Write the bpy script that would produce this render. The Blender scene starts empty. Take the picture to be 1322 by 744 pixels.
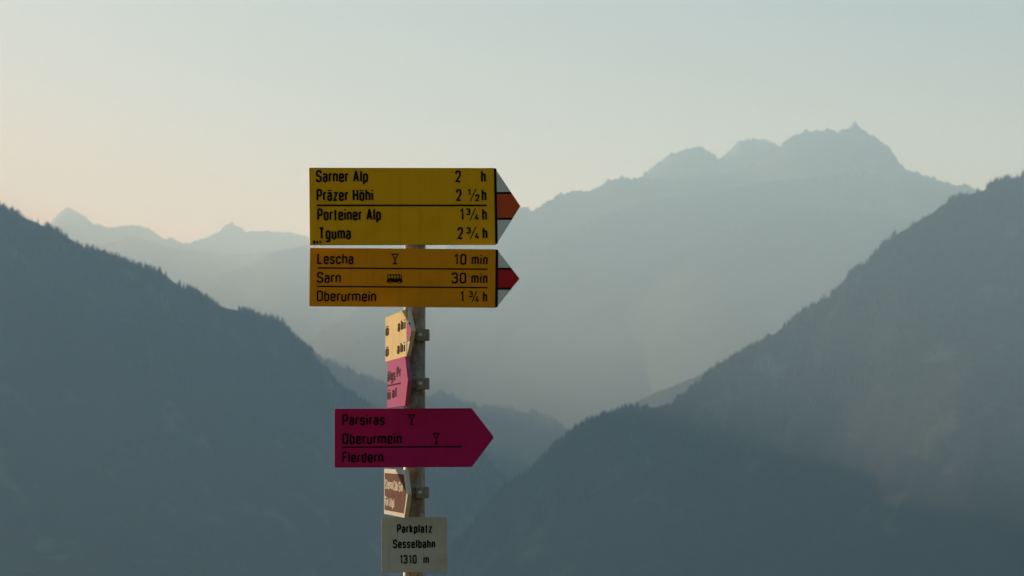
import bpy, bmesh, math, random
import numpy as np
from mathutils import Vector, Matrix

R = math.radians
scene = bpy.context.scene
COL = scene.collection

# ------------------------------------------------------------------ camera, sky, sun, exposure
F = 3340.0                       # focal length in pixels of the 1322 px wide photograph
PITCH = math.atan(206.0 / F)     # horizon lies 206 px under the picture centre
EYE = Vector((0.0, -7.63, 1.6))

cam_d = bpy.data.cameras.new('camera')
cam_d.sensor_width = 36.0
cam_d.lens = 36.0 * F / 1322.0
cam_d.clip_start = 0.1
cam_d.clip_end = 200000.0
cam = bpy.data.objects.new('camera', cam_d)
COL.objects.link(cam)
cam.location = EYE
cam.rotation_euler = (math.pi / 2 + PITCH, 0, 0)
cam_d.dof.use_dof = True
cam_d.dof.focus_distance = 7.58
cam_d.dof.aperture_fstop = 11.5
scene.camera = cam

SUN_AZ = R(-40.0)                # from the view direction, negative to the left
SUN_EL = R(12.0)
world = bpy.data.worlds.new('World')
scene.world = world
world.use_nodes = True
wn = world.node_tree
sky = wn.nodes.new('ShaderNodeTexSky')
sky.sky_type = 'NISHITA'
sky.sun_disc = False
sky.sun_elevation = SUN_EL
sky.sun_rotation = SUN_AZ
sky.altitude = 1300
sky.air_density = 1.0
sky.dust_density = 3.0
sky.ozone_density = 1.5
bg = wn.nodes['Background']
bg.inputs['Strength'].default_value = 0.052
wn.links.new(sky.outputs['Color'], bg.inputs['Color'])

sun_d = bpy.data.lights.new('sun', 'SUN')
sun_d.energy = 5.0
sun_d.angle = R(0.5)
sun_d.color = (1.0, 0.97, 0.875)
sun = bpy.data.objects.new('sun', sun_d)
COL.objects.link(sun)
to_sun = Vector((math.sin(SUN_AZ) * math.cos(SUN_EL), math.cos(SUN_AZ) * math.cos(SUN_EL), math.sin(SUN_EL)))
sun.rotation_euler = to_sun.to_track_quat('Z', 'Y').to_euler()

scene.view_settings.view_transform = 'Standard'
scene.view_settings.look = 'None'
scene.view_settings.gamma = 1.0
scene.view_settings.exposure = 0.54
cy = scene.cycles
cy.use_denoising = True
cy.volume_bounces = 2
cy.max_bounces = 8
cy.sample_clamp_indirect = 8.0

HAZE_DENSITY = 9.6e-5
HAZE_COLOR = (0.44, 0.745, 1.0)
HAZE_G = 0.27
HAZE_ABSORB = (0.94, 0.96, 1.0)


# ------------------------------------------------------------------ helpers
def px(x, y, dist):
    """world point seen at photograph pixel (x, y) at horizontal depth dist from the eye"""
    u, v = (x - 661.0) / F, (372.0 - y) / F
    cp, sp = math.cos(PITCH), math.sin(PITCH)
    d = Vector((u, cp - v * sp, sp + v * cp))
    return EYE + d * (dist / d.y)


def link_mesh(name, me, mat=None, parent=None):
    o = bpy.data.objects.new(name, me)
    COL.objects.link(o)
    if mat is not None:
        for m in (mat if isinstance(mat, (list, tuple)) else [mat]):
            me.materials.append(m)
    if parent is not None:
        o.parent = parent
    return o


def from_bm(name, bm, mat, parent=None, smooth=False):
    me = bpy.data.meshes.new(name)
    bm.to_mesh(me)
    bm.free()
    if smooth:
        me.shade_smooth()
    return link_mesh(name, me, mat, parent)


def from_np(name, verts, faces, mat, smooth=True, parent=None):
    """faces: (n,k) int array of equal-sided polygons"""
    me = bpy.data.meshes.new(name)
    verts = np.asarray(verts, dtype=np.float32)
    faces = np.asarray(faces, dtype=np.int32)
    n, k = faces.shape
    me.vertices.add(len(verts))
    me.vertices.foreach_set('co', verts.ravel())
    me.loops.add(n * k)
    me.loops.foreach_set('vertex_index', faces.ravel())
    me.polygons.add(n)
    me.polygons.foreach_set('loop_start', np.arange(0, n * k, k, dtype=np.int32))
    me.polygons.foreach_set('use_smooth', np.full(n, smooth, dtype=bool))
    me.update(calc_edges=True)
    me.validate()
    return link_mesh(name, me, mat, parent)


def setting(o, kind='structure', label=None, cat=None):
    o['kind'] = kind
    if label:
        o['label'] = label
    if cat:
        o['category'] = cat
    return o


def thing(name, label, cat, matrix, group=None):
    o = bpy.data.objects.new(name, None)
    o.empty_display_size = 0.1
    COL.objects.link(o)
    o.matrix_world = matrix
    o['label'] = label
    o['category'] = cat
    if group:
        o['group'] = group
    return o


# ---- numpy fractal noise
def _hash(ix, iy, seed):
    h = (ix.astype(np.int64) * 374761393 + iy.astype(np.int64) * 668265263 + seed * 1274126177) & 0x7fffffff
    h = ((h ^ (h >> 13)) * 1103515245 + 12345) & 0x7fffffff
    h = ((h ^ (h >> 16)) * 69069 + 7) & 0x7fffffff
    return h / float(0x7fffffff) * 2 - 1


def vnoise(x, y, seed=0):
    ix, iy = np.floor(x), np.floor(y)
    fx, fy = x - ix, y - iy
    fx = fx * fx * fx * (fx * (fx * 6 - 15) + 10)
    fy = fy * fy * fy * (fy * (fy * 6 - 15) + 10)
    a, b = _hash(ix, iy, seed), _hash(ix + 1, iy, seed)
    c, d = _hash(ix, iy + 1, seed), _hash(ix + 1, iy + 1, seed)
    return (a * (1 - fx) + b * fx) * (1 - fy) + (c * (1 - fx) + d * fx) * fy


def fbm(x, y, octaves=5, seed=0, gain=0.5, ridged=False):
    s, a, f = 0.0, 1.0, 1.0
    for k in range(octaves):
        n = vnoise(x * f + 17.3 * k, y * f - 9.1 * k, seed + k * 31)
        if ridged:
            n = 1 - 2 * np.abs(n)
        s = s + a * n
        a *= gain
        f *= 2.03
    return s


# ------------------------------------------------------------------ materials
def new_mat(name):
    m = bpy.data.materials.new(name)
    m.use_nodes = True
    nt = m.node_tree
    return m, nt, nt.nodes['Principled BSDF']


def noise_node(nt, scale, detail=4, rough=0.55, coord='Object', stretch=None):
    tc = nt.nodes.new('ShaderNodeTexCoord')
    nz = nt.nodes.new('ShaderNodeTexNoise')
    nz.inputs['Scale'].default_value = scale
    nz.inputs['Detail'].default_value = detail
    nz.inputs['Roughness'].default_value = rough
    if stretch:
        mp = nt.nodes.new('ShaderNodeMapping')
        mp.inputs['Scale'].default_value = stretch
        nt.links.new(tc.outputs[coord], mp.inputs['Vector'])
        nt.links.new(mp.outputs['Vector'], nz.inputs['Vector'])
    else:
        nt.links.new(tc.outputs[coord], nz.inputs['Vector'])
    return nz


def ramp(nt, src, stops):
    r = nt.nodes.new('ShaderNodeValToRGB')
    el = r.color_ramp.elements
    while len(el) < len(stops):
        el.new(0.5)
    for e, (p, c) in zip(el, stops):
        e.position = p
        e.color = tuple(c) + (1.0,) if len(c) == 3 else c
    nt.links.new(src, r.inputs['Fac'])
    return r


def mix(nt, fac, a, b):
    m = nt.nodes.new('ShaderNodeMix')
    m.data_type = 'RGBA'
    for key, val in ((0, fac), (6, a), (7, b)):
        if hasattr(val, 'is_linked'):
            nt.links.new(val, m.inputs[key])
        elif key == 0:
            m.inputs[0].default_value = val
        else:
            m.inputs[key].default_value = tuple(val) + (1.0,)
    return m.outputs[2]


def bump(nt, p, src, dist, strength=0.5):
    b = nt.nodes.new('ShaderNodeBump')
    b.inputs['Distance'].default_value = dist
    b.inputs['Strength'].default_value = strength
    nt.links.new(src, b.inputs['Height'])
    nt.links.new(b.outputs['Normal'], p.inputs['Normal'])


def paint(name, col, worn=None, rough=0.45, dirt=0.5, amount=(0.52, 0.72), spec=0.25):
    """weathered enamel: faint blotches of grime, run-down streaks and small chips"""
    m, nt, p = new_mat(name)
    big = noise_node(nt, 9, 5, 0.6)
    streak = noise_node(nt, 1.0, 4, 0.6, stretch=(70, 70, 5))
    fine = noise_node(nt, 420, 3, 0.7)
    p.inputs['Specular IOR Level'].default_value = spec
    w = worn or tuple(c * 0.72 + 0.04 for c in col)
    base = mix(nt, ramp(nt, big.outputs['Fac'], [(amount[0], (0, 0, 0)), (amount[1], (1, 1, 1))]).outputs['Color'], col, w)
    gr = ramp(nt, streak.outputs['Fac'], [(0.55, (0, 0, 0)), (0.8, (dirt, dirt, dirt))])
    base = mix(nt, gr.outputs['Color'], base, tuple(c * 0.6 + 0.004 for c in col))
    sp = ramp(nt, fine.outputs['Fac'], [(0.66, (0, 0, 0)), (0.76, (0.5, 0.5, 0.5))])
    base = mix(nt, sp.outputs['Color'], base, tuple(c * 0.5 + 0.006 for c in col))
    nt.links.new(base, p.inputs['Base Color'])
    rr = ramp(nt, big.outputs['Fac'], [(0.3, (rough,) * 3), (0.75, (min(1, rough + 0.25),) * 3)])
    nt.links.new(rr.outputs['Color'], p.inputs['Roughness'])
    bump(nt, p, fine.outputs['Fac'], 0.0004, 0.25)
    return m


M = {}
M['yellow'] = paint('yellow_enamel', (0.86, 0.465, 0.002), (0.80, 0.43, 0.004), spec=0.15)
M['orange'] = paint('orange_enamel', (0.82, 0.33, 0.003), (0.74, 0.29, 0.005), spec=0.15)
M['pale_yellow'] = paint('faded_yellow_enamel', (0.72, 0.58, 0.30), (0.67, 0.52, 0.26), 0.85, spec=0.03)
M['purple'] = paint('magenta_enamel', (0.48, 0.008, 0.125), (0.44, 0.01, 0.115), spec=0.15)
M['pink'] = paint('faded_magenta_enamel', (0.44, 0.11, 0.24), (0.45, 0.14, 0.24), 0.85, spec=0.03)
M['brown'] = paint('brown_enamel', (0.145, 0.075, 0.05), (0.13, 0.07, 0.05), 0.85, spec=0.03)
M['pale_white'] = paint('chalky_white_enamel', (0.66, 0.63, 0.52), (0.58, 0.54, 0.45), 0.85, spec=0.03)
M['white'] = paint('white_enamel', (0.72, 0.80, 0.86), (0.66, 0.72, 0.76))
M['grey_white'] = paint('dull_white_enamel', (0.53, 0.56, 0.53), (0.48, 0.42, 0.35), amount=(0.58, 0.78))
M['red'] = paint('red_enamel', (0.50, 0.010, 0.018), (0.46, 0.012, 0.016))
M['faded_red'] = paint('faded_red_enamel', (0.56, 0.085, 0.012), (0.60, 0.20, 0.015), amount=(0.56, 0.62))
M['black'] = paint('black_lettering', (0.006, 0.006, 0.006), (0.010, 0.009, 0.008), 0.6, spec=0.1)
M['brown_ink'] = paint('brown_black_lettering', (0.035, 0.018, 0.010), (0.06, 0.03, 0.012), 0.8, spec=0.03)
M['wine_ink'] = paint('dark_wine_lettering', (0.035, 0.012, 0.018), (0.05, 0.02, 0.025), 0.8, spec=0.03)


def metal_mat():
    m, nt, p = new_mat('galvanised_steel')
    a = noise_node(nt, 55, 6, 0.65, stretch=(1, 1, 0.35))
    b = noise_node(nt, 260, 3, 0.7)
    c = noise_node(nt, 28, 5, 0.65)
    base = ramp(nt, a.outputs['Fac'], [(0.32, (0.15, 0.145, 0.12)), (0.5, (0.31, 0.285, 0.235)), (0.68, (0.52, 0.47, 0.39))]).outputs['Color']
    rust = ramp(nt, c.outputs['Fac'], [(0.50, (0, 0, 0)), (0.60, (0.8, 0.8, 0.8))])
    base = mix(nt, rust.outputs['Color'], base, (0.24, 0.13, 0.045))
    sp = ramp(nt, b.outputs['Fac'], [(0.58, (0, 0, 0)), (0.68, (0.8, 0.8, 0.8))])
    base = mix(nt, sp.outputs['Color'], base, (0.10, 0.085, 0.06))
    nt.links.new(base, p.inputs['Base Color'])
    p.inputs['Metallic'].default_value = 0.25
    rr = ramp(nt, a.outputs['Fac'], [(0.3, (0.45,) * 3), (0.7, (0.75,) * 3)])
    nt.links.new(rr.outputs['Color'], p.inputs['Roughness'])
    bump(nt, p, b.outputs['Fac'], 0.0008, 0.4)
    return m


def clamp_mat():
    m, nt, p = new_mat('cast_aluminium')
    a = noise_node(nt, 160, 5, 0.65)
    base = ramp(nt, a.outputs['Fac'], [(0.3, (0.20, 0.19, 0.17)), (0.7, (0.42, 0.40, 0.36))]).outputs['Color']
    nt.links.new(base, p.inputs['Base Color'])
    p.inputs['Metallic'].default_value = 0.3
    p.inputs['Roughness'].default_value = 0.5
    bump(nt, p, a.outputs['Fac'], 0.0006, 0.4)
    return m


M['steel'] = metal_mat()
M['clamp'] = clamp_mat()


def land(name, dark, mid, light, s_big, s_fine, bd=6.0, patch=None):
    """forest / meadow / rock ground cover: metre-scale noise in world metres"""
    m, nt, p = new_mat(name)
    big = noise_node(nt, s_big, 7, 0.62)
    fine = noise_node(nt, s_fine, 5, 0.7)
    base = ramp(nt, fine.outputs['Fac'], [(0.32, dark), (0.68, mid)]).outputs['Color']
    st = patch or (0.60, 0.70)
    base = mix(nt, ramp(nt, big.outputs['Fac'], [(st[0], (0, 0, 0)), (st[1], (1, 1, 1))]).outputs['Color'], base, light)
    nt.links.new(base, p.inputs['Base Color'])
    p.inputs['Roughness'].default_value = 0.95
    p.inputs['Specular IOR Level'].default_value = 0.1
    bump(nt, p, fine.outputs['Fac'], bd, 0.8)
    return m


M['forest_slope'] = land('forested_slope', (0.014, 0.021, 0.012), (0.031, 0.040, 0.021), (0.125, 0.15, 0.085), 0.0055, 0.035, 6.0, (0.57, 0.70))
M['high_slope'] = land('alpine_slope', (0.03, 0.04, 0.022), (0.055, 0.065, 0.035), (0.10, 0.10, 0.07), 0.0012, 0.014, 8, (0.45, 0.70))
M['rock_snow'] = land('rock_and_snow', (0.06, 0.065, 0.06), (0.11, 0.11, 0.10), (0.22, 0.22, 0.21), 0.0006, 0.006, 25, (0.5, 0.7))
M['meadow'] = land('meadow', (0.16, 0.15, 0.05), (0.28, 0.23, 0.09), (0.34, 0.27, 0.11), 0.02, 3.0, 0.05)  # unseen ground, straw tone made paler to bounce light onto the front boards
M['valley'] = land('valley_fields', (0.05, 0.07, 0.03), (0.09, 0.11, 0.05), (0.03, 0.045, 0.02), 0.0015, 0.008, 1)
M['conifer'] = land('conifer_needles', (0.010, 0.020, 0.009), (0.03, 0.045, 0.02), (0.05, 0.06, 0.025), 0.02, 0.3, 0.3)

# ------------------------------------------------------------------ terrain
VALLEY_Z = -700.0


def terrain_sheet():
    g = 140
    s = np.sinh(np.linspace(-5, 5, g)) / math.sinh(5)
    X, Y = np.meshgrid(s * 60000, s * 60000 + 4000)
    Z = VALLEY_Z + 12 * fbm(X / 1500, Y / 1500, 3, 5)
    V = np.stack([X, Y, Z], -1).reshape(-1, 3)
    i = np.arange(g * g).reshape(g, g)
    Fc = np.stack([i[:-1, :-1], i[:-1, 1:], i[1:, 1:], i[1:, :-1]], -1).reshape(-1, 4)
    return setting(from_np('valley_floor', V, Fc, M['valley']))


def hillside():
    """the slope the signpost stands on: it falls away ahead into the valley and climbs behind the camera"""
    n, k = 260, 320
    sx = np.sinh(np.linspace(-6, 6, n)) / math.sinh(6) * 5000
    ty = np.linspace(-6, 6, k)
    sy = np.sinh(ty) / math.sinh(6) * 3600
    X, Y = np.meshgrid(sx, sy)
    ahead = np.clip(Y - 9, 0, None)
    behind = np.clip(-Y - 10, 0, None)
    Z = -0.03 * np.clip(Y, -10, 9) - 0.42 * ahead ** 2 / (ahead + 25) + 0.24 * behind ** 2 / (behind + 25)
    far = np.clip((np.hypot(X, Y) - 25) / 400, 0, 1)
    Z = Z + far * 30 * fbm(X / 260, Y / 260, 4, 11) + 0.04 * fbm(X / 1.3, Y / 1.3, 3, 12) * (1 - far)
    near = np.exp(-(X ** 2 + Y ** 2) / 4.0)
    Z = Z * (1 - near)
    Z = np.clip(Z, VALLEY_Z - 15, None)
    V = np.stack([X, Y, Z], -1).reshape(-1, 3)
    i = np.arange(n * k).reshape(k, n)
    Fc = np.stack([i[:-1, :-1], i[:-1, 1:], i[1:, 1:], i[1:, :-1]], -1).reshape(-1, 4)
    return setting(from_np('hillside', V, Fc, M['meadow']))


def mountain(name, pts, d0, d1, mat, rows=84, step=1.3, slope=0.62, amp=120.0, lam=900.0, crest=1.2, seed=1,
             back_slope=0.7, spur=0.55, lean=0.0, rough=3, jag=0.0, wander=0.006):
    """a mountain body: its crest runs along pts (skyline seen from the road) with depth going d0 -> d1,
    its near flank and its far flank fall to the valley with gullies and spurs"""
    pts = np.array(pts, float)
    seg = np.concatenate([[0], np.cumsum(np.hypot(np.diff(pts[:, 0]), np.diff(pts[:, 1])))])
    n = int(seg[-1] / step)
    t = np.linspace(0, seg[-1], n)
    # rounded interpolation of the traced line
    sx = np.interp(t, seg, pts[:, 0])
    sy = np.interp(t, seg, pts[:, 1])
    kern = np.ones(5) / 5
    pad = lambda a: np.concatenate([np.full(2, a[0]), a, np.full(2, a[-1])])
    sx, sy = np.convolve(pad(sx), kern, 'valid'), np.convolve(pad(sy), kern, 'valid')
    sy = sy + crest * fbm(t / 22.0, t * 0 + seed, 5, seed, 0.6)
    if jag:                              # broken rock along the crest: notches and teeth
        sy = sy - jag * (np.abs(fbm(t / 7.0, t * 0 + seed * 2.7, 4, seed + 40, 0.6)) * 2.2 - 0.9)
    u = t / seg[-1]
    dist = d0 + (d1 - d0) * u + (d0 * wander) * fbm(u * 9, u * 0 + 3.3, 3, seed + 5)
    C = np.array([px(a, b, c) for a, b, c in zip(sx, sy, dist)])
    def smooth(a, k):
        kk = np.hanning(k + 2)[1:-1]
        kk /= kk.sum()
        return np.convolve(np.concatenate([np.full(k // 2, a[0]), a, np.full(k // 2, a[-1])]), kk, 'valid')
    k_ = 2 * int(n * 0.05) + 1
    Cs = np.stack([smooth(C[:, j], k_) for j in range(3)], -1)
    Cm = np.stack([smooth(C[:, j], 2 * int(n * 0.012) + 3) for j in range(3)], -1)
    depth = C[:, 2] - VALLEY_Z + 60
    rr = np.linspace(0, 1, rows) ** 1.8
    def flank(sgn, sl):
        out = []
        for r in rr:
            drop = depth * r
            run = drop / sl * (1 + 0.35 * r)
            wgt = np.clip(drop / (amp * 4.0), 0, 1)
            wgt = (wgt * wgt * (3 - 2 * wgt))[:, None]
            fin = np.clip(drop / 45.0, 0, 1)[:, None]
            B = (C * (1 - fin) + Cm * fin) * (1 - wgt) + Cs * wgt
            x = B[:, 0] + run * lean * (1 if sgn < 0 else -1)
            y = B[:, 1] + sgn * run
            ramp_ = np.clip(drop / (amp * 2.2), 0, 1) ** 0.8
            gully = fbm((x + 0.5 * run) / lam + seed, (run - 0.3 * x) / (lam / spur), 6, seed + 3, 0.4, True)
            small = fbm(x / (lam * 0.22), y / (lam * 0.22), rough, seed + 9)
            z = B[:, 2] - drop + ramp_ * amp * (0.55 * gully - 0.35) + ramp_ * amp * 0.12 * small
            z = np.minimum(z, B[:, 2] - drop * 0.25)
            y = y + sgn * ramp_ * amp * 0.35 * gully
            out.append(np.stack([x, y, z], -1))
        return out
    front, back = flank(-1, slope), flank(1, back_slope)
    G = np.array(back[:0:-1] + front)          # far foot ... crest ... near foot
    m_, n_ = G.shape[:2]
    i = np.arange(m_ * n_).reshape(m_, n_)
    Fc = np.stack([i[:-1, :-1], i[1:, :-1], i[1:, 1:], i[:-1, 1:]], -1).reshape(-1, 4)
    o = setting(from_np(name, G.reshape(-1, 3), Fc, mat))
    return o, G, m_ // 2


def forest(name, G, mid, n_crest, n_face, seed, label, hmin=5, hmax=21, face_rows=40, u0=0.0, u1=1.0):
    """many small conifers on a flank, one mass"""
    rng = np.random.default_rng(seed)
    rows_, cols_ = G.shape[:2]
    total = n_crest + n_face
    rr = np.concatenate([mid + np.abs(rng.normal(0, 2.6, n_crest)) + 0.0, mid + rng.uniform(0, face_rows, n_face)])
    cc = rng.uniform(u0 * (cols_ - 2), u1 * (cols_ - 2), total)
    # clumps and clearings along the crest
    keep = fbm(cc / 16.0, rr / 5.0, 3, seed) > -0.35
    rr, cc = rr[keep], cc[keep]
    r0, c0 = np.clip(rr.astype(int), 0, rows_ - 2), cc.astype(int)
    fr, fc = (rr - r0)[:, None], (cc - c0)[:, None]
    P = (G[r0, c0] * (1 - fc) + G[r0, c0 + 1] * fc) * (1 - fr) + (G[r0 + 1, c0] * (1 - fc) + G[r0 + 1, c0 + 1] * fc) * fr
    n = len(P)
    h = hmin + (hmax - hmin) * rng.random(n) ** 2.2
    h = h * P[:, 1] / 7000.0
    w = h * rng.uniform(0.15, 0.24, n)
    S = 6
    ang = np.arange(S) / S * 2 * math.pi
    Vs, Fs = [], []
    for lo, hi, wr in ((-0.12, 0.62, 1.0), (0.3, 0.85, 0.68), (0.6, 1.0, 0.4)):
        rot = rng.uniform(0, 6.28, n)
        jit = rng.uniform(0.7, 1.25, (n, S))
        ring = np.stack([P[:, None, 0] + np.cos(ang[None] + rot[:, None]) * w[:, None] * wr * jit,
                         P[:, None, 1] + np.sin(ang[None] + rot[:, None]) * w[:, None] * wr * jit,
                         (P[:, 2] + h * lo)[:, None] + h[:, None] * 0.05 * (jit - 1)], -1)
        apex = np.stack([P[:, 0], P[:, 1], P[:, 2] + h * hi], -1)[:, None]
        Vs.append(np.concatenate([ring, apex], 1))
    A = np.concatenate(Vs, 1)                   # n x 21 x 3
    idx = []
    for k in range(3):
        b = k * (S + 1)
        for s in range(S):
            idx.append((b + s, b + (s + 1) % S, b + S))
    idx = np.array(idx)
    Fc = (np.arange(n)[:, None, None] * (3 * (S + 1)) + idx[None]).reshape(-1, 3)
    return setting(from_np(name, A.reshape(-1, 3), Fc, M['conifer'], smooth=False), 'stuff', label, 'forest')


terrain_sheet()
hillside()

# far snow-blue range on the left, behind everything
mountain('far_range', [(-260, 250), (-160, 300), (-60, 275), (20, 312), (62, 291), (74, 277), (85, 267), (97, 272), (108, 279), (120, 289), (134, 292), (150, 294), (172, 289), (186, 293),
         (200, 301), (214, 310), (222, 307), (238, 316), (255, 310), (272, 305), (284, 297), (298, 288), (308, 294), (318, 300),
         (340, 299), (365, 300), (381, 301), (400, 306), (430, 300), (470, 312), (520, 300), (570, 330), (640, 350), (700, 420), (760, 520)],
         24000, 22800, M['rock_snow'], amp=220, lam=2600, crest=1.1, seed=21, slope=0.75, jag=1.1)
mountain('far_foothills', [(-250, 330), (-60, 322), (60, 318), (110, 322), (135, 316), (165, 307), (190, 310), (230, 322), (270, 326), (310, 330), (360, 322),
         (420, 330), (520, 350), (600, 380)], 21800, 21500, M['rock_snow'], amp=180, lam=2200, crest=0.8, seed=25, slope=0.6)
# the long low shoulder right of it, running behind the boards
mountain('middle_shoulder', [(120, 440), (200, 400), (248, 374), (270, 363), (290, 353), (308, 347), (322, 343), (336, 334), (348, 327), (375, 322), (400, 316),
         (440, 308), (500, 300), (560, 300), (620, 310), (680, 330), (760, 380)], 19500, 18500, M['high_slope'], amp=34, lam=2400, crest=0.7, seed=33, slope=0.65)
# the high jagged massif on the right: rounded back summits, main massif, two front spurs
mountain('summit_ridge', [(700, 290), (760, 262), (800, 242), (825, 232), (836, 221), (848, 212), (860, 204), (878, 195), (892, 191), (906, 190), (916, 194), (924, 203), (929, 208),
         (938, 199), (947, 190), (958, 182), (970, 179), (986, 178), (996, 183), (1004, 191), (1030, 200), (1080, 230), (1150, 280)],
         16700, 16500, M['high_slope'], amp=34, lam=2000, crest=1.1, seed=41, slope=0.75, jag=1.9)
mountain('jagged_massif', [(230, 640), (300, 540), (400, 440), (490, 375), (560, 330), (610, 300), (640, 286), (660, 272), (672, 268), (690, 272), (700, 265), (712, 258), (724, 252), (735, 247), (755, 247), (770, 243), (786, 234), (804, 230), (815, 232),
         (850, 229), (880, 230), (930, 226), (965, 216), (990, 203), (1004, 191), (1014, 182), (1026, 175), (1038, 170), (1052, 169), (1062, 167), (1070, 165), (1074, 169), (1080, 171), (1090, 168),
         (1098, 165), (1101, 158), (1103.5, 156), (1106, 160), (1110, 165), (1118, 170), (1125, 177), (1134, 180), (1146, 189), (1154, 199), (1160, 209), (1166, 217), (1184, 222),
         (1210, 233), (1230, 237), (1250, 241), (1275, 250), (1330, 265), (1420, 270), (1560, 290)],
         16200, 15200, M['high_slope'], amp=34, lam=2000, crest=1.2, seed=47, slope=0.75, jag=1.6)
mountain('massif_spur', [(250, 640), (330, 560), (420, 470), (520, 400), (600, 362), (660, 331), (720, 303), (785, 276), (820, 266), (855, 257), (890, 253), (930, 246), (980, 236), (1020, 232), (1070, 226), (1120, 224),
         (1180, 240), (1250, 262), (1350, 300)], 15300, 14700, M['high_slope'], amp=34, lam=1800, crest=0.8, seed=53, slope=0.75, jag=0.8, wander=0.001)
mountain('lower_spur', [(380, 660), (460, 570), (560, 490), (640, 462), (720, 428), (790, 385), (830, 360), (870, 330), (900, 311), (920, 302), (940, 295), (980, 286), (1025, 274), (1090, 268), (1160, 280), (1260, 310), (1400, 340)],
         14400, 13800, M['high_slope'], amp=34, lam=1700, crest=0.9, seed=64, slope=0.75, jag=0.8, wander=0.001)
# valley gap
mountain('gap_hill', [(600, 730), (700, 620), (760, 560), (806, 528), (830, 515), (850, 505), (870, 498), (890, 490), (910, 481), (960, 450), (1040, 420), (1150, 390)],
         10300, 10000, M['forest_slope'], amp=120, lam=700, crest=1.0, seed=61)
mid_o, mid_G, mid_m = mountain('wooded_ridge', [(200, 400), (330, 430), (400, 458), (420, 469), (436, 471), (451, 479), (464, 488), (481, 493), (497, 498), (520, 506), (550, 512), (563, 509), (577, 511), (590, 517), (602, 522),
         (625, 528), (650, 530), (672, 531), (690, 534), (704, 541), (720, 548), (733, 554), (745, 566), (780, 600), (830, 660), (900, 740)],
         12300, 12000, M['forest_slope'], amp=130, lam=700, crest=0.9, seed=67)
left_o, left_G, left_m = mountain('wooded_flank', [(-1900, 620), (-1780, 280), (-1600, -150), (-1350, -300), (-1050, -270), (-760, -130), (-520, 20), (-300, 140), (-120, 222), (-40, 252), (0, 268), (28, 279), (60, 293), (90, 309), (108, 319), (140, 330), (172, 342), (204, 350), (214, 356), (224, 364), (236, 372), (250, 377),  # crest left of view is made up, raised to shade the near haze
         (268, 388), (290, 398), (310, 402), (335, 408), (358, 413), (366, 419), (376, 432), (390, 445), (402, 453), (411, 464), (424, 482), (440, 500), (470, 520), (510, 548),
         (560, 566), (605, 575), (626, 590), (645, 615), (670, 640), (700, 680), (770, 770), (840, 860)],
         5000, 10400, M['forest_slope'], step=2.2, amp=90, lam=620, crest=1.0, seed=71)
right_o, right_G, right_m = mountain('wooded_mountain', [(470, 860), (540, 765), (600, 690), (650, 632), (690, 604), (712, 582), (728, 565), (740, 554), (760, 546), (772, 541), (800, 531), (826, 527), (850, 526), (864, 524), (872, 518), (886, 508), (900, 496),
         (912, 485), (930, 472), (948, 462), (962, 453), (985, 441), (1006, 428), (1028, 411), (1050, 396), (1072, 384), (1084, 375), (1090, 364), (1100, 352), (1116, 342), (1130, 327), (1146, 313), (1162, 300),
         (1184, 288), (1200, 278), (1214, 267), (1228, 261), (1244, 255), (1256, 250), (1268, 248), (1282, 239), (1300, 233), (1322, 227), (1380, 205), (1480, 160), (1640, 110), (1800, 90)],
         7700, 7000, M['forest_slope'], slope=1.0, amp=26, lam=620, crest=1.2, seed=79)
forest('forest', left_G, left_m, 3600, 12000, 5, 'dark conifer forest covering the slope on the left', u0=0.62)
forest('forest', right_G, right_m, 3600, 14000, 6, 'dark conifer forest covering the steep slope on the right', u1=0.9)
forest('forest', mid_G, mid_m, 2600, 3000, 7, 'hazy conifer forest on the low ridge closing the valley')

# ------------------------------------------------------------------ haze: one box of even air round camera and land
def haze():
    m = bpy.data.materials.new('haze_air')
    m.use_nodes = True
    nt = m.node_tree
    nt.nodes.clear()
    out = nt.nodes.new('ShaderNodeOutputMaterial')
    v = nt.nodes.new('ShaderNodeVolumePrincipled')
    v.inputs['Color'].default_value = HAZE_COLOR + (1,)
    v.inputs['Absorption Color'].default_value = HAZE_ABSORB + (1,)   # almost pure scattering: blue thins out first
    v.inputs['Density'].default_value = HAZE_DENSITY
    v.inputs['Anisotropy'].default_value = HAZE_G
    nt.links.new(v.outputs['Volume'], out.inputs['Volume'])
    bm = bmesh.new()
    bmesh.ops.create_cube(bm, size=1.0)
    lo, hi = Vector((-62000, -57500, -780)), Vector((62000, 65500, 2320))
    for vt in bm.verts:
        vt.co = Vector([lo[i] if vt.co[i] < 0 else hi[i] for i in range(3)])
    return setting(from_bm('haze', bm, m), 'stuff', 'pale blue evening haze filling the whole valley', 'haze')


haze()

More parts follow.
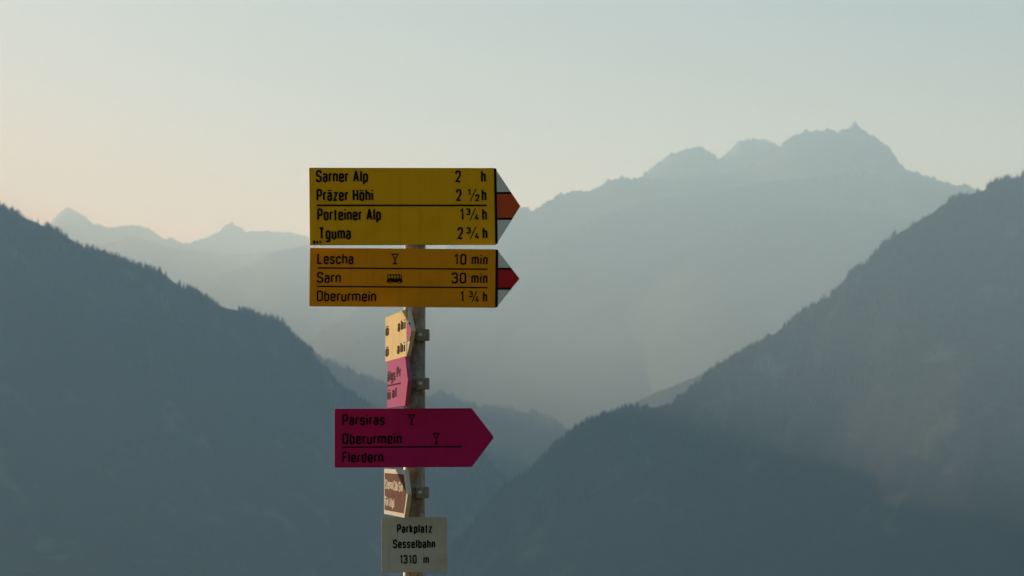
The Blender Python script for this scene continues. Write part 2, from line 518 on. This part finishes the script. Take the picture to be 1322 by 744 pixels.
# ------------------------------------------------------------------ stroke lettering (narrow road-sign hand)
XH = 0.70
ARCH = [(0, 0.40), (0, XH), (0.25, XH), (0.25, 0)]
BOWL = [(0, 0), (0, XH), (0.25, XH), (0.25, 0)]
DOTS = [('o', 0, [(0.045, 0.885), (0.045, 0.985)]), ('o', 0, [(0.205, 0.885), (0.205, 0.985)])]
A_ = [('o', .11, [(0.02, 0.56), (0.02, XH), (0.24, XH), (0.24, 0)]), ('o', .10, [(0.24, 0.41), (0, 0.41), (0, 0), (0.24, 0)])]
GL = {
    'S': (.30, [('o', .14, [(.30, .77), (.30, 1), (0, 1), (0, .57), (.30, .43), (.30, 0), (0, 0), (0, .23)])]),
    'a': (.24, A_),
    'ä': (.24, A_ + DOTS),
    'r': (.11, [('o', 0, [(0, 0), (0, XH)]), ('o', .12, [(0, .42), (0, XH), (.17, XH)])]),
    'n': (.25, [('o', 0, [(0, 0), (0, XH)]), ('o', .12, ARCH)]),
    'm': (.48, [('o', 0, [(0, 0), (0, XH)]), ('o', .11, [(0, .4), (0, XH), (.24, XH), (.24, 0)]), ('o', .11, [(.24, .4), (.24, XH), (.48, XH), (.48, 0)])]),
    'h': (.25, [('o', 0, [(0, 0), (0, 1)]), ('o', .12, ARCH)]),
    'e': (.25, [('o', .12, [(0, .35, 0), (.25, .35, .02), (.25, XH), (0, XH), (0, 0), (.25, 0), (.25, .17)])]),
    'A': (.34, [('o', .01, [(0, 0), (.17, 1), (.34, 0)]), ('o', 0, [(.055, .29), (.285, .29)])]),
    'l': (.0, [('o', 0, [(0, 0), (0, 1)])]),
    'p': (.25, [('o', 0, [(0, -.27), (0, XH)]), ('o', .12, [(0, XH), (.25, XH), (.25, 0), (0, 0)])]),
    'P': (.29, [('o', 0, [(0, 0), (0, 1)]), ('o', .14, [(0, 1), (.29, 1), (.29, .43), (0, .43)])]),
    'z': (.23, [('o', 0, [(0, XH), (.23, XH), (0, 0), (.23, 0)])]),
    'H': (.30, [('o', 0, [(0, 0), (0, 1)]), ('o', 0, [(.30, 0), (.30, 1)]), ('o', 0, [(0, .52), (.30, .52)])]),
    'o': (.25, [('c', .12, BOWL)]),
    'ö': (.25, [('c', .12, BOWL)] + DOTS),
    't': (.16, [('o', .08, [(.07, .95), (.07, 0), (.17, 0)]), ('o', 0, [(-.02, XH), (.17, XH)])]),
    'i': (.0, [('o', 0, [(0, 0), (0, XH)]), ('o', 0, [(0, .88), (0, 1)])]),
    'T': (.34, [('o', 0, [(0, 1), (.34, 1)]), ('o', 0, [(.17, 1), (.17, 0)])]),
    'g': (.25, [('c', .11, BOWL), ('o', .11, [(.25, XH), (.25, -.27), (.0, -.27), (.0, -.19)])]),
    'u': (.25, [('o', .12, [(0, XH), (0, 0), (.25, 0), (.25, .35)]), ('o', 0, [(.25, 0), (.25, XH)])]),
    'ü': (.25, [('o', .12, [(0, XH), (0, 0), (.25, 0), (.25, .35)]), ('o', 0, [(.25, 0), (.25, XH)])] + DOTS),
    'L': (.26, [('o', 0, [(0, 1), (0, 0), (.26, 0)])]),
    's': (.23, [('o', .10, [(.23, .55), (.23, XH), (0, XH), (0, .40), (.23, .30), (.23, 0), (0, 0), (0, .15)])]),
    'c': (.24, [('o', .12, [(.24, .50), (.24, XH), (0, XH), (0, 0), (.24, 0), (.24, .20)])]),
    'b': (.25, [('o', 0, [(0, 0), (0, 1)]), ('o', .12, [(0, XH), (.25, XH), (.25, 0), (0, 0)])]),
    'd': (.25, [('o', 0, [(.25, 0), (.25, 1)]), ('o', .12, [(.25, XH), (0, XH), (0, 0), (.25, 0)])]),
    'O': (.31, [('c', .15, [(0, 0), (0, 1), (.31, 1), (.31, 0)])]),
    'C': (.29, [('o', .14, [(.29, .75), (.29, 1), (0, 1), (0, 0), (.29, 0), (.29, .25)])]),
    'F': (.23, [('o', 0, [(.27, 1), (0, 1), (0, 0)]), ('o', 0, [(0, .53), (.23, .53)])]),
    'M': (.40, [('o', 0, [(0, 0), (0, 1), (.20, .4), (.40, 1), (.40, 0)])]),
    'k': (.24, [('o', 0, [(0, 0), (0, 1)]), ('o', 0, [(0, .24), (.22, XH)]), ('o', 0, [(.08, .40), (.24, 0)])]),
    'B': (.28, [('c', .10, [(0, 0, 0), (0, 1, 0), (.26, 1), (.26, .54)]), ('o', .12, [(.1, .54), (.28, .54), (.28, 0), (0, 0)])]),
    'D': (.29, [('c', .14, [(0, 0, 0), (0, 1, 0), (.29, 1), (.29, 0)])]),
    'W': (.44, [('o', 0, [(0, 1), (.11, 0), (.22, .9), (.33, 0), (.44, 1)])]),
    '1': (.15, [('o', 0, [(0, .80), (.15, 1), (.15, 0)])]),
    '2': (.30, [('o', .145, [(0, .73), (0, 1), (.29, 1), (.29, .60, .10), (0, 0, 0), (.30, 0)])]),
    '3': (.29, [('o', .14, [(0, .80), (0, 1), (.28, 1), (.28, .54), (.10, .54)]), ('o', .14, [(.10, .54), (.29, .54), (.29, 0), (0, 0), (0, .22)])]),
    '4': (.31, [('o', 0, [(.17, 1), (0, .26), (.31, .26)]), ('o', 0, [(.235, .50), (.235, 0)])]),
    '0': (.30, [('c', .15, [(0, 0), (0, 1), (.30, 1), (.30, 0)])]),
    '5': (.29, [('o', .14, [(.27, 1), (.02, 1, 0), (0, .55, .02), (.29, .58), (.29, 0), (0, 0), (0, .22)])]),
}


def round_path(pts, r, closed):
    out, n = [], len(pts)
    for i, p in enumerate(pts):
        rad = p[2] if len(p) > 2 else r
        P = Vector(p[:2])
        if (not closed and i in (0, n - 1)) or rad <= 0:
            out.append(P)
            continue
        A, B = Vector(pts[i - 1][:2]), Vector(pts[(i + 1) % n][:2])
        la, lb = (A - P).length, (B - P).length
        va, vb = (A - P) / la, (B - P) / lb
        ang = max(0.2, va.angle(vb))
        tl = min(rad / math.tan(ang / 2), la * 0.5, lb * 0.5)
        rr = tl * math.tan(ang / 2)
        c = P + (va + vb).normalized() * math.hypot(tl, rr)
        s, e = P + va * tl, P + vb * tl
        a0 = math.atan2(s.y - c.y, s.x - c.x)
        a1 = math.atan2(e.y - c.y, e.x - c.x)
        da = (a1 - a0 + math.pi) % (2 * math.pi) - math.pi
        for k in range(7):
            a = a0 + da * k / 6
            out.append(c + Vector((math.cos(a), math.sin(a))) * rr)
    clean = [out[0]]
    for p in out[1:]:
        if (p - clean[-1]).length > 1e-5:
            clean.append(p)
    if closed and (clean[0] - clean[-1]).length < 1e-5:
        clean.pop()
    return clean


class Ink:
    """flat raised strokes in the plane of a sign: x right, z up, y out of the face towards the reader (negative)"""
    def __init__(self):
        self.bm = bmesh.new()
        self.k = 0

    def lift(self):
        self.k += 1
        return -(0.0007 + 0.000012 * (self.k % 40))

    def poly(self, pts):
        y = self.lift()
        f = [self.bm.verts.new((p[0], y, p[1])) for p in pts]
        b = [self.bm.verts.new((p[0], 0.0003, p[1])) for p in pts]
        self.bm.faces.new(f)
        for i in range(len(pts)):
            j = (i + 1) % len(pts)
            self.bm.faces.new((f[i], b[i], b[j], f[j]))

    def stroke(self, pts, w, closed=False):
        n = len(pts)
        L, Rr = [], []
        for i, p in enumerate(pts):
            a = pts[i - 1] if (i > 0 or closed) else None
            b = pts[(i + 1) % n] if (i < n - 1 or closed) else None
            d1 = (p - a).normalized() if a is not None else (b - p).normalized()
            d2 = (b - p).normalized() if b is not None else d1
            t = d1 + d2
            t = t.normalized() if t.length > 1e-4 else d1
            nr = Vector((-t.y, t.x))
            k = min(1.6, 1 / max(0.3, nr.dot(Vector((-d1.y, d1.x)))))
            L.append(p + nr * w * 0.5 * k)
            Rr.append(p - nr * w * 0.5 * k)
        y = self.lift()
        v = lambda q, yy: self.bm.verts.new((q.x, yy, q.y))
        lf, rf = [v(q, y) for q in L], [v(q, y) for q in Rr]
        lb, rb = [v(q, 0.0003) for q in L], [v(q, 0.0003) for q in Rr]
        rng = range(n if closed else n - 1)
        for i in rng:
            j = (i + 1) % n
            self.bm.faces.new((lf[i], rf[i], rf[j], lf[j]))
            self.bm.faces.new((lf[i], lf[j], lb[j], lb[i]))
            self.bm.faces.new((rf[i], rb[i], rb[j], rf[j]))
        if not closed:
            self.bm.faces.new((lf[0], lb[0], rb[0], rf[0]))
            self.bm.faces.new((lf[-1], rf[-1], rb[-1], lb[-1]))

    def glyph(self, ch, x, z, h, sw, sx=1.0):
        """sw: stroke width in cap heights, returns width"""
        w, strokes = GL[ch]
        for kind, r, pts in strokes:
            q = round_path(pts, r, kind == 'c')
            q = [Vector((x + (p.x * sx + sw / 2) * h, z + (sw / 2 + p.y * (1 - sw)) * h)) for p in q]
            self.stroke(q, sw * h, kind == 'c')
        return (w * sx + sw) * h

    def text(self, s, x, z, h, sw=0.135, gap=0.11, sx=1.0, space=0.30, fit=None, right=None, rng=None):
        def width(sx_, gap_):
            t = 0
            for c in s:
                t += space * h if c == ' ' else (GL[c][0] * sx_ + sw + gap_) * h
            return t - gap_ * h
        if fit:
            for _ in range(30):
                e = fit / width(sx, gap)
                sx *= e
                gap *= e
        if right is not None:
            x = right - width(sx, gap)
        for c in s:
            if c == ' ':
                x += space * h
                continue
            dz = 0 if rng is None else rng.uniform(-0.004, 0.004) * h
            x += self.glyph(c, x, z + dz, h, sw, sx) + gap * h
        return x

    def fraction(self, num, den, x, z, h, w, bold=0.2, k=0.44):
        """raised numerator, long slash, low denominator, within width w"""
        hs = h * k
        self.glyph(num, x + (0.02 * w if num != '1' else .10 * w), z + h - hs, hs, bold, 1.45)
        self.stroke([Vector((x + w * .30, z)), Vector((x + w * .74, z + h))], 0.085 * h)
        self.glyph(den, x + w - (GL[den][0] * 1.45 + bold) * hs, z, hs, bold, 1.45)

    def rule(self, x0, x1, z, w):
        self.poly([(x0, z - w / 2), (x1, z - w / 2), (x1, z + w / 2), (x0, z + w / 2)])

    def glass(self, x, z, w, h, t):
        """stemmed cocktail glass pictogram, x = centre, z = foot"""
        y1 = z + h - t / 2
        self.stroke(round_path([(x - w / 2 + t * .6, y1), (x + w / 2 - t * .6, y1), (x, z + h * .45)], 0, True), t, True)
        self.stroke([Vector((x, z + t)), Vector((x, z + h * .5))], t)
        self.rule(x - w * .29, x + w * .29, z + t / 2, t)

    def bus(self, x, z, w, h):
        """side view of a coach pictogram, x = centre, z = wheel bottom"""
        x0, x1 = x - w / 2, x + w / 2
        zb, zw, zt = z + h * .14, z + h * .57, z + h * .90
        self.poly([(x0, zb), (x0 + w * .04, z + h * .5), (x0 + w * .05, zw), (x1 - w * .05, zw), (x1 - w * .03, z + h * .5), (x1, zb)])
        self.poly([(x0 + w * .05, zt), (x1 - w * .05, zt), (x1 - w * .09, z + h), (x0 + w * .10, z + h)])
        for f in (.07, .25, .435, .62, .80, .93):
            cx = x0 + w * f
            self.poly([(cx - w * .027, zw), (cx + w * .027, zw), (cx + w * .027, zt), (cx - w * .027, zt)])
        return [(x0 + w * .20, z + h * .16), (x0 + w * .80, z + h * .16)]

    def ring(self, cx, cz, r, t, seg=18):
        pts = [Vector((cx + math.cos(2 * math.pi * i / seg) * r, cz + math.sin(2 * math.pi * i / seg) * r)) for i in range(seg)]
        self.stroke(pts, t, True)

    def build(self, name, mat, parent):
        bmesh.ops.recalc_face_normals(self.bm, faces=self.bm.faces)
        return from_bm(name, self.bm, mat, parent)


# ------------------------------------------------------------------ sign boards
def round_outline(pts, r):
    return round_path(pts, r, True)


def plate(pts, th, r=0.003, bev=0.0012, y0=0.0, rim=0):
    """solid plate, front face at y0, outline pts (x, z)"""
    bm = bmesh.new()
    q = round_outline(pts, r) if r > 0 else [Vector(p[:2]) for p in pts]
    f = [bm.verts.new((p.x, y0, p.y)) for p in q]
    b = [bm.verts.new((p.x, y0 + th, p.y)) for p in q]
    bm.faces.new(f)
    bm.faces.new(b[::-1]).material_index = 1      # unpainted back
    n = len(q)
    for i in range(n):
        j = (i + 1) % n
        bm.faces.new((f[i], b[i], b[j], f[j])).material_index = rim  # bare-metal tone on the rim stands in for a light edge highlight
    bmesh.ops.recalc_face_normals(bm, faces=bm.faces)
    if bev:
        ed = [e for e in bm.edges if abs(e.verts[0].co.y - e.verts[1].co.y) < 1e-7]
        bmesh.ops.bevel(bm, geom=ed, offset=bev, segments=2, profile=0.5, affect='EDGES', clamp_overlap=True)
    return bm


def box(bm, c, s, bev=0.0):
    r = bmesh.ops.create_cube(bm, size=1.0)
    vs = r['verts']
    for v in vs:
        v.co = Vector((c[0] + v.co.x * s[0], c[1] + v.co.y * s[1], c[2] + v.co.z * s[2]))
    if bev:
        es = list({e for v in vs for e in v.link_edges})
        bmesh.ops.bevel(bm, geom=es, offset=bev, segments=2, profile=0.5, affect='EDGES', clamp_overlap=True)


def cyl(bm, p0, p1, r, seg=16, r2=None):
    p0, p1 = Vector(p0), Vector(p1)
    d = p1 - p0
    m = Matrix.Translation((p0 + p1) / 2) @ d.to_track_quat('Z', 'Y').to_matrix().to_4x4()
    bmesh.ops.create_cone(bm, cap_ends=True, segments=seg, radius1=r, radius2=r if r2 is None else r2, depth=d.length, matrix=m)


POLE_R = 0.0318
POLE = px(535, 578, 7.63)
PX0, PY0 = POLE.x, POLE.y        # pole axis
S = 7.63 / F                     # metres per photo pixel at the pole
TH = 0.012


def Zp(y, d=7.63):
    return EYE.z + (578.0 - y) / F * d


def board_matrix(origin, yaw=0.0, roll=0.0, tilt=0.0):
    return Matrix.Translation(origin) @ Matrix.Rotation(yaw, 4, 'Z') @ Matrix.Rotation(roll, 4, 'Y') @ Matrix.Rotation(tilt, 4, 'X')


def front_mount(root, x_pole, heights, y_back, rootname='clamp'):
    """rail on the back of a front board with a hose band round the pole"""
    for z in heights:
        bm = bmesh.new()
        box(bm, (x_pole, y_back + 0.006, z), (0.085, 0.012, 0.022), 0.0015)
        cyl(bm, (x_pole - 0.036, y_back + 0.008, z), (x_pole - 0.036, y_back + 0.085, z), 0.0035)
        cyl(bm, (x_pole + 0.036, y_back + 0.008, z), (x_pole + 0.036, y_back + 0.085, z), 0.0035)
        box(bm, (x_pole, y_back + 0.083, z), (0.085, 0.008, 0.022), 0.0012)
        from_bm('clamp', bm, M['clamp'], root)


def arrow_board(root, L, H, tip, face_mat, tip_kind=None, red=None, corner=0.004, white='white', rim=1):
    """rectangular body with a pointed end at x = L .. L+tip; x from 0, z from 0"""
    if tip_kind is None:
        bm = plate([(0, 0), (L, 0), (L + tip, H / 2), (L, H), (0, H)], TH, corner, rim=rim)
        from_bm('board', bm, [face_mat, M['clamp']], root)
        return
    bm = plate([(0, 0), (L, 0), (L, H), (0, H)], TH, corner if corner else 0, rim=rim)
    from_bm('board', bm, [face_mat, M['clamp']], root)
    g = 0.0004
    bm = plate([(L + g, 0.0005), (L + tip, H / 2), (L + g, H - 0.0005)], TH - 0.001, 0.0015, 0.001, 0.0003)
    t = from_bm('arrow_tip', bm, [M[white], M['clamp']], root)
    k0, k1 = tip_kind                 # z fractions of the red stripe
    xa = lambda z: L + tip * (1 - abs(z - H / 2) / (H / 2)) - 0.0012
    z0, z1 = H * k0, H * k1
    ink = Ink()
    ink.poly([(L + 0.004, z0), (xa(z0), z0), (xa(H / 2), H / 2), (xa(z1), z1), (L + 0.004, z1)])
    ink.build('red_stripe', red, t)
    ink = Ink()
    ink.k = 20
    w = 0.0062
    for z in (z0, z1):
        ink.poly([(L + 0.003, z - w / 2), (xa(z - w / 2), z - w / 2), (xa(z + w / 2), z + w / 2), (L + 0.003, z + w / 2)])
    ink.rule(L - 0.003, L + 0.0045, H / 2, H - 0.003)
    ink.build('divider', M['black'], t)


FRONT_Y = PY0 - POLE_R - 0.030        # back of the front boards is clear of the pole by the rail
rnd = random.Random(3)


def front_root(name, label, x_px, y_bot, yaw, roll, tilt=0.0, y=None):
    yy = FRONT_Y if y is None else y
    d = yy - TH - EYE.y
    o = px(x_px, y_bot, d)
    return thing(name, label, 'sign', board_matrix(o, yaw, roll, tilt), 'signs on the hiking signpost'), d / F


# --- 1: upper yellow board, four lines
r1, s = front_root('direction_sign', 'large dark yellow hiking arrow sign with four lines, topmost on the pole', 399.9, 316.3, R(7.5), R(-0.7), R(-3), FRONT_Y - 0.036)
L, H = 241.5 * s * 1.008, 101.2 * s
arrow_board(r1, L, H, 33 * s, M['yellow'], (0.335, 0.672), M['faded_red'], 0.0015)
ink = Ink()
h = 16.2 * s
base = [H - (234.3 - 215) * s, H - (259.0 - 215) * s, H - (284.6 - 215) * s, H - (309.3 - 215) * s]
for tx, b, x, fit in (('Sarner Alp', base[0], 8.8, 68), ('Präzer Höhi', base[1], 9.2, 74), ('Porteiner Alp', base[2], 10, 83), ('Tguma', base[3], 11.5, 42)):
    ink = Ink()
    ink.text(tx, x * s, b, h, 0.165, 0.055, 1.0, 0.30, fit=fit * s, rng=rnd)
    ink.build('lettering', M['black'], r1)
for b, dg, x, fr, fx, hx in ((base[0], '2', 191, None, 0, 224.8), (base[1], '2', 191.5, '12', 205, 225.2),
                             (base[2], '1', 196, '34', 204, 225.4), (base[3], '2', 192.5, '34', 204, 225.6)):
    ink = Ink()
    ink.glyph(dg, x * s, b, h, 0.16, 1.05)
    if fr:
        ink.fraction(fr[0], fr[1], fx * s, b, h, 17.5 * s, 0.225, 0.56)
    ink.glyph('h', hx * s, b, h, 0.16, 0.95)
    ink.build('walking_time', M['black'], r1)
ink = Ink()
ink.rule(9.5 * s, 232 * s, H - (264.6 - 215) * s, 2.3 * s)
ink.build('rule_line', M['black'], r1)
ink = Ink()
ink.text('BAW', 4.3 * s, 1.0 * s, 4.9 * s, 0.27, 0.10, 1.0, fit=11.5 * s)
ink.build('maker_mark', M['black'], r1)
front_mount(r1, 134.5 * s, (H * 0.25, H * 0.75), TH)

# --- 2: orange board, three lines
r2, s = front_root('direction_sign', 'orange hiking arrow sign with three lines, a bus and a glass pictogram', 399.0, 395.4, R(-1.0), R(0.5))
L, H = 242 * s, 75.6 * s
arrow_board(r2, L, H, 30 * s, M['orange'], (0.325, 0.665), M['red'], 0.002)
ink = Ink()
h = 14.3 * s
b0 = [H - (341.8 - 320.8) * s, H - (366.2 - 320.8) * s, H - (390.2 - 320.8) * s]
for tx, b, fit in (('Lescha', b0[0], 47), ('Sarn', b0[1], 31), ('Oberurmein', b0[2], 77)):
    ink = Ink()
    ink.text(tx, 9.8 * s, b, h, 0.15, 0.075, 1.0, 0.3, fit=fit * s, rng=rnd)
    ink.build('lettering', M['black'], r2)
b1 = [b + d * s for b, d in zip(b0, (0.4, 0.6, 0.6))]
ink = Ink()
ink.text('10', 187 * s, b1[0], h, 0.15, 0.15, 1.0, fit=16 * s)
ink.text('min', 209.5 * s, b1[0], h, 0.15, 0.10, 1.0, fit=21 * s)
ink.build('walking_time', M['black'], r2)
ink = Ink()
ink.text('30', 184 * s, b1[1], h, 0.15, 0.10, 1.0, fit=19 * s)
ink.text('min', 209.5 * s, b1[1], h, 0.15, 0.10, 1.0, fit=21 * s)
ink.build('walking_time', M['black'], r2)
ink = Ink()
ink.glyph('1', 195.5 * s, b1[2], h, 0.15, 1.0)
ink.fraction('3', '4', 206.5 * s, b1[2], h, 13.5 * s, 0.19, 0.56)
ink.glyph('h', 224.7 * s, b1[2], h, 0.15, 0.95)
ink.build('walking_time', M['black'], r2)
for yy in (346.4, 370.3):
    ink = Ink()
    ink.rule(10.5 * s, 230.5 * s, H - (yy - 320.4) * s, 1.75 * s)
    ink.build('rule_line', M['black'], r2)
ink = Ink()
ink.glass(110.6 * s, b0[0] + 0.2 * s, 10 * s, 14.2 * s, 1.75 * s)
ink.build('glass_pictogram', M['black'], r2)
ink = Ink()
wheels = ink.bus(110.3 * s, b0[1] - 0.2 * s, 20.6 * s, 12 * s)
ink.k = 30
for cx, cz in wheels:
    ink.ring(cx, cz, 1.55 * s, 1.0 * s)
bus = ink.build('bus_pictogram', M['black'], r2)
for cx, cz in wheels:
    ink = Ink()
    ink.k = 34
    ink.poly([(cx + math.cos(a * .5236) * 1.1 * s, cz + math.sin(a * .5236) * 1.1 * s) for a in range(12)])
    ink.build('bus_hub', M['orange'], bus)
front_mount(r2, 136.3 * s, (H * 0.5,), TH)

# --- 3: wine-red board
r3, s = front_root('direction_sign', 'wine red arrow sign with three lines and two glass pictograms', 431.8, 604.0, R(1.0), R(-0.3))
L, H = 177 * s, 75.8 * s
arrow_board(r3, L, H, 28.8 * s, M['purple'], None, corner=0.006)
ink = Ink()
h = 14.6 * s
top = 527.5
b3 = [H - (549.2 - top) * s, H - (573.4 - top) * s, H - (597.2 - top) * s]
for tx, b, fit in (('Parsiras', b3[0], 55), ('Oberurmein', b3[1], 77), ('Flerdern', b3[2], 53)):
    ink = Ink()
    ink.text(tx, 10 * s, b, h, 0.172, 0.07, 1.0, 0.3, fit=fit * s, rng=rnd)
    ink.build('lettering', M['black'], r3)
ink = Ink()
ink.rule(11 * s, 164.5 * s, H - (577.0 - top) * s, 1.9 * s)
ink.build('rule_line', M['black'], r3)
for gx, b in ((99.5, b3[0]), (131.3, b3[1])):
    ink = Ink()
    ink.glass(gx * s, b - 0.2 * s, 9.6 * s, 14.6 * s, 1.85 * s)
    ink.build('glass_pictogram', M['black'], r3)
front_mount(r3, 103.5 * s, (H * 0.5,), TH)

# --- 4: small white name plate
r4, s = front_root('place_sign', 'small dull white rectangular plate with three centred lines, lowest on the pole', 492.3, 739.2, R(1.5), R(-0.3))
L, H = 84.9 * s, 70.6 * s
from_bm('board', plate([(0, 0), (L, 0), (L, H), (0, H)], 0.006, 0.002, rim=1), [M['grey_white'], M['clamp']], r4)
ink = Ink()
h = 11.6 * s
for tx, x, y, fit in (('Parkplatz', 20.2, 689.0, 45.3), ('Sesselbahn', 15, 708.6, 54.5)):
    ink = Ink()
    ink.text(tx, x * s, H - (y - 668.6) * s, h, 0.175, 0.075, 1.0, 0.3, fit=fit * s, rng=rnd)
    ink.build('lettering', M['black'], r4)
ink = Ink()
zz = H - (728.5 - 668.6) * s
ink.text('1310', 23.5 * s, zz, h, 0.165, 0.11, 1.0, fit=22 * s)
ink.glyph('m', 54.0 * s, zz, h, 0.15, 1.0)
ink.build('lettering', M['black'], r4)
front_mount(r4, 40.5 * s, (H * 0.5,), 0.006)


# --- side boards seen almost edge on
def side_root(name, label, x_far, x_near, y_c, H, L, tip):
    """straight board left of the pole running from behind it to in front of it"""
    near_d = 7.63 - 0.34
    tot = L + tip
    near = px(x_near, y_c, near_d)
    # find the far end on the ray of x_far at the right length
    lo, hi = near_d, near_d + 2
    for _ in range(40):
        md = (lo + hi) / 2
        f = px(x_far, y_c, md)
        if math.hypot(f.x - near.x, f.y - near.y) < tot:
            lo = md
        else:
            hi = md
    far = px(x_far, y_c, lo)
    dx, dy = near.x - far.x, near.y - far.y
    yaw = math.atan2(dy, dx)
    z = Zp(y_c) - H / 2
    return thing(name, label, 'sign', board_matrix(Vector((far.x, far.y, z)), yaw), 'signs on the hiking signpost'), tot


def side_clamp(root, z_world):
    """band round the pole, arm to the board, block with its bolt on the right front of the pole"""
    W = Matrix.Translation((PX0, PY0, z_world))
    inv = root.matrix_world.inverted()
    bm = bmesh.new()
    seg = 28
    for i in range(seg):
        a0, a1 = 2 * math.pi * i / seg, 2 * math.pi * (i + 1) / seg
        ri, ro, hz = POLE_R + 0.0004, POLE_R + 0.0035, 0.011
        q = []
        for a in (a0, a1):
            for rr in (ri, ro):
                for zz_ in (-hz, hz):
                    q.append(bm.verts.new((math.cos(a) * rr, math.sin(a) * rr, zz_)))
        bm.faces.new((q[2], q[3], q[7], q[6]))
        bm.faces.new((q[0], q[4], q[5], q[1]))
        bm.faces.new((q[1], q[5], q[7], q[3]))
        bm.faces.new((q[0], q[2], q[6], q[4]))
    box(bm, (-0.0365, 0.004, 0), (0.006, 0.03, 0.022), 0.001)
    box(bm, (0.0255, -0.030, 0), (0.039, 0.034, 0.034), 0.003)
    bm.transform(inv @ W)
    c = from_bm('clamp', bm, M['clamp'], root)
    bm = bmesh.new()
    cyl(bm, (0.0185, -0.0465, 0.001), (0.0185, -0.053, 0.001), 0.0058, 6)
    cyl(bm, (0.0185, -0.0525, 0.001), (0.0185, -0.058, 0.001), 0.0032, 12)
    bm.transform(inv @ W)
    from_bm('bolt', bm, M['white'], c)
    bm = bmesh.new()
    box(bm, (0.0005, -0.031, 0), (0.008, 0.02, 0.028), 0.0015)
    cyl(bm, (0.006, -0.031, 0), (-0.014, -0.034, 0), 0.0045, 10)
    bm.transform(inv @ W)
    from_bm('clamp_arm', bm, M['steel'], c)


# yellow side board with white-red-white tip
H5, L5, T5 = 59.5 * S, 0.52, 0.105
r5, tot = side_root('direction_sign', 'sunlit pale yellow arrow sign turned edge on, under the orange sign', 497.5, 531.5, 434.0, H5, L5, T5)
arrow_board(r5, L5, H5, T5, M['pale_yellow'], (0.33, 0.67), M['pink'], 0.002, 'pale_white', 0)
h = 14.5 * S
def line(root, name, mat, items, k=0, sw=0.2, gap=0.10):
    """one line of writing: (text, x, z, width) pieces, stretched to the width like road-sign lettering"""
    for tx, x, z, fit in items:
        ink = Ink()
        ink.k = k
        e = ink.text(tx, 0, z, h, sw, gap) - gap * h
        for v in ink.bm.verts:
            v.co.x = x + v.co.x * fit / e
        ink.build(name, mat, root)


line(r5, 'lettering', M['brown_ink'], [('ö', 0.008, H5 - 25.5 * S, 0.085), ('ö', 0.008, H5 - 53.0 * S, 0.085)])
line(r5, 'walking_time', M['brown_ink'], [('ahi', L5 - 0.215, H5 - 25.5 * S, 0.185), ('ahi', L5 - 0.225, H5 - 54.0 * S, 0.185)])
side_clamp(r5, Zp(433.5))

# pink side board
H6, L6, T6 = 62.0 * S, 0.43, 0.065
r6, tot = side_root('direction_sign', 'sunlit faded pink arrow sign turned edge on, above the wine red sign', 500.0, 526.5, 495.5, H6, L6, T6)
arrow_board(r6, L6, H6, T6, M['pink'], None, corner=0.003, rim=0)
line(r6, 'lettering', M['wine_ink'], [('älgs', 0.004, H6 - 27.5 * S, 0.20), ('Pr', 0.235, H6 - 25.0 * S, 0.10),
                                      ('ü', 0.004, H6 - 51.0 * S, 0.085), ('al', 0.125, H6 - 50.0 * S, 0.11)])
ink = Ink()
ink.rule(0.006, 0.33, H6 - 32.5 * S, 1.9 * S)
ink.build('rule_line', M['wine_ink'], r6)
side_clamp(r6, Zp(496.0))

# brown side board with white border
H7, L7, T7 = 59.5 * S, 0.46, 0.07
r7, tot = side_root('direction_sign', 'brown arrow sign with white border and white lettering, turned edge on', 495.8, 526.3, 635.5, H7, L7, T7)
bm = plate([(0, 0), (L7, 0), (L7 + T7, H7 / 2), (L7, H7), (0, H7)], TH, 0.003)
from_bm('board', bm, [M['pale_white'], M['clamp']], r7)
ink = Ink()
ink.poly([(0.02, 5.6 * S), (L7 - 0.012, 5.6 * S), (L7 + T7 - 0.026, H7 / 2), (L7 - 0.012, H7 - 5.6 * S), (0.02, H7 - 5.6 * S)])
ink.build('brown_field', M['brown'], r7)
h = 13.0 * S
line(r7, 'lettering', M['pale_white'], [('Sterna', 0.035, H7 - 26.3 * S, 0.175), ('Cäbi', 0.226, H7 - 27.3 * S, 0.10), ('Sin', 0.342, H7 - 28.0 * S, 0.085)], 10, 0.17)
line(r7, 'lettering', M['pale_white'], [('Für', 0.03, H7 - 48.5 * S, 0.085), ('Alpl', 0.133, H7 - 49.5 * S, 0.11)], 10, 0.17)
side_clamp(r7, Zp(635.5))

# ------------------------------------------------------------------ the pole
post = thing('signpost', 'galvanised steel tube pole carrying the seven signs', 'pole', Matrix.Translation((PX0, PY0, 0)))
bm = bmesh.new()
top_z = Zp(224)
cyl(bm, (0, 0, -0.45), (0, 0, top_z), POLE_R, 48)
from_bm('tube', bm, M['steel'], post, smooth=True)
bm = bmesh.new()
cyl(bm, (0, 0, top_z + 0.0005), (0, 0, top_z + 0.010), POLE_R + 0.002, 32, POLE_R - 0.004)
from_bm('cap', bm, M['clamp'], post)
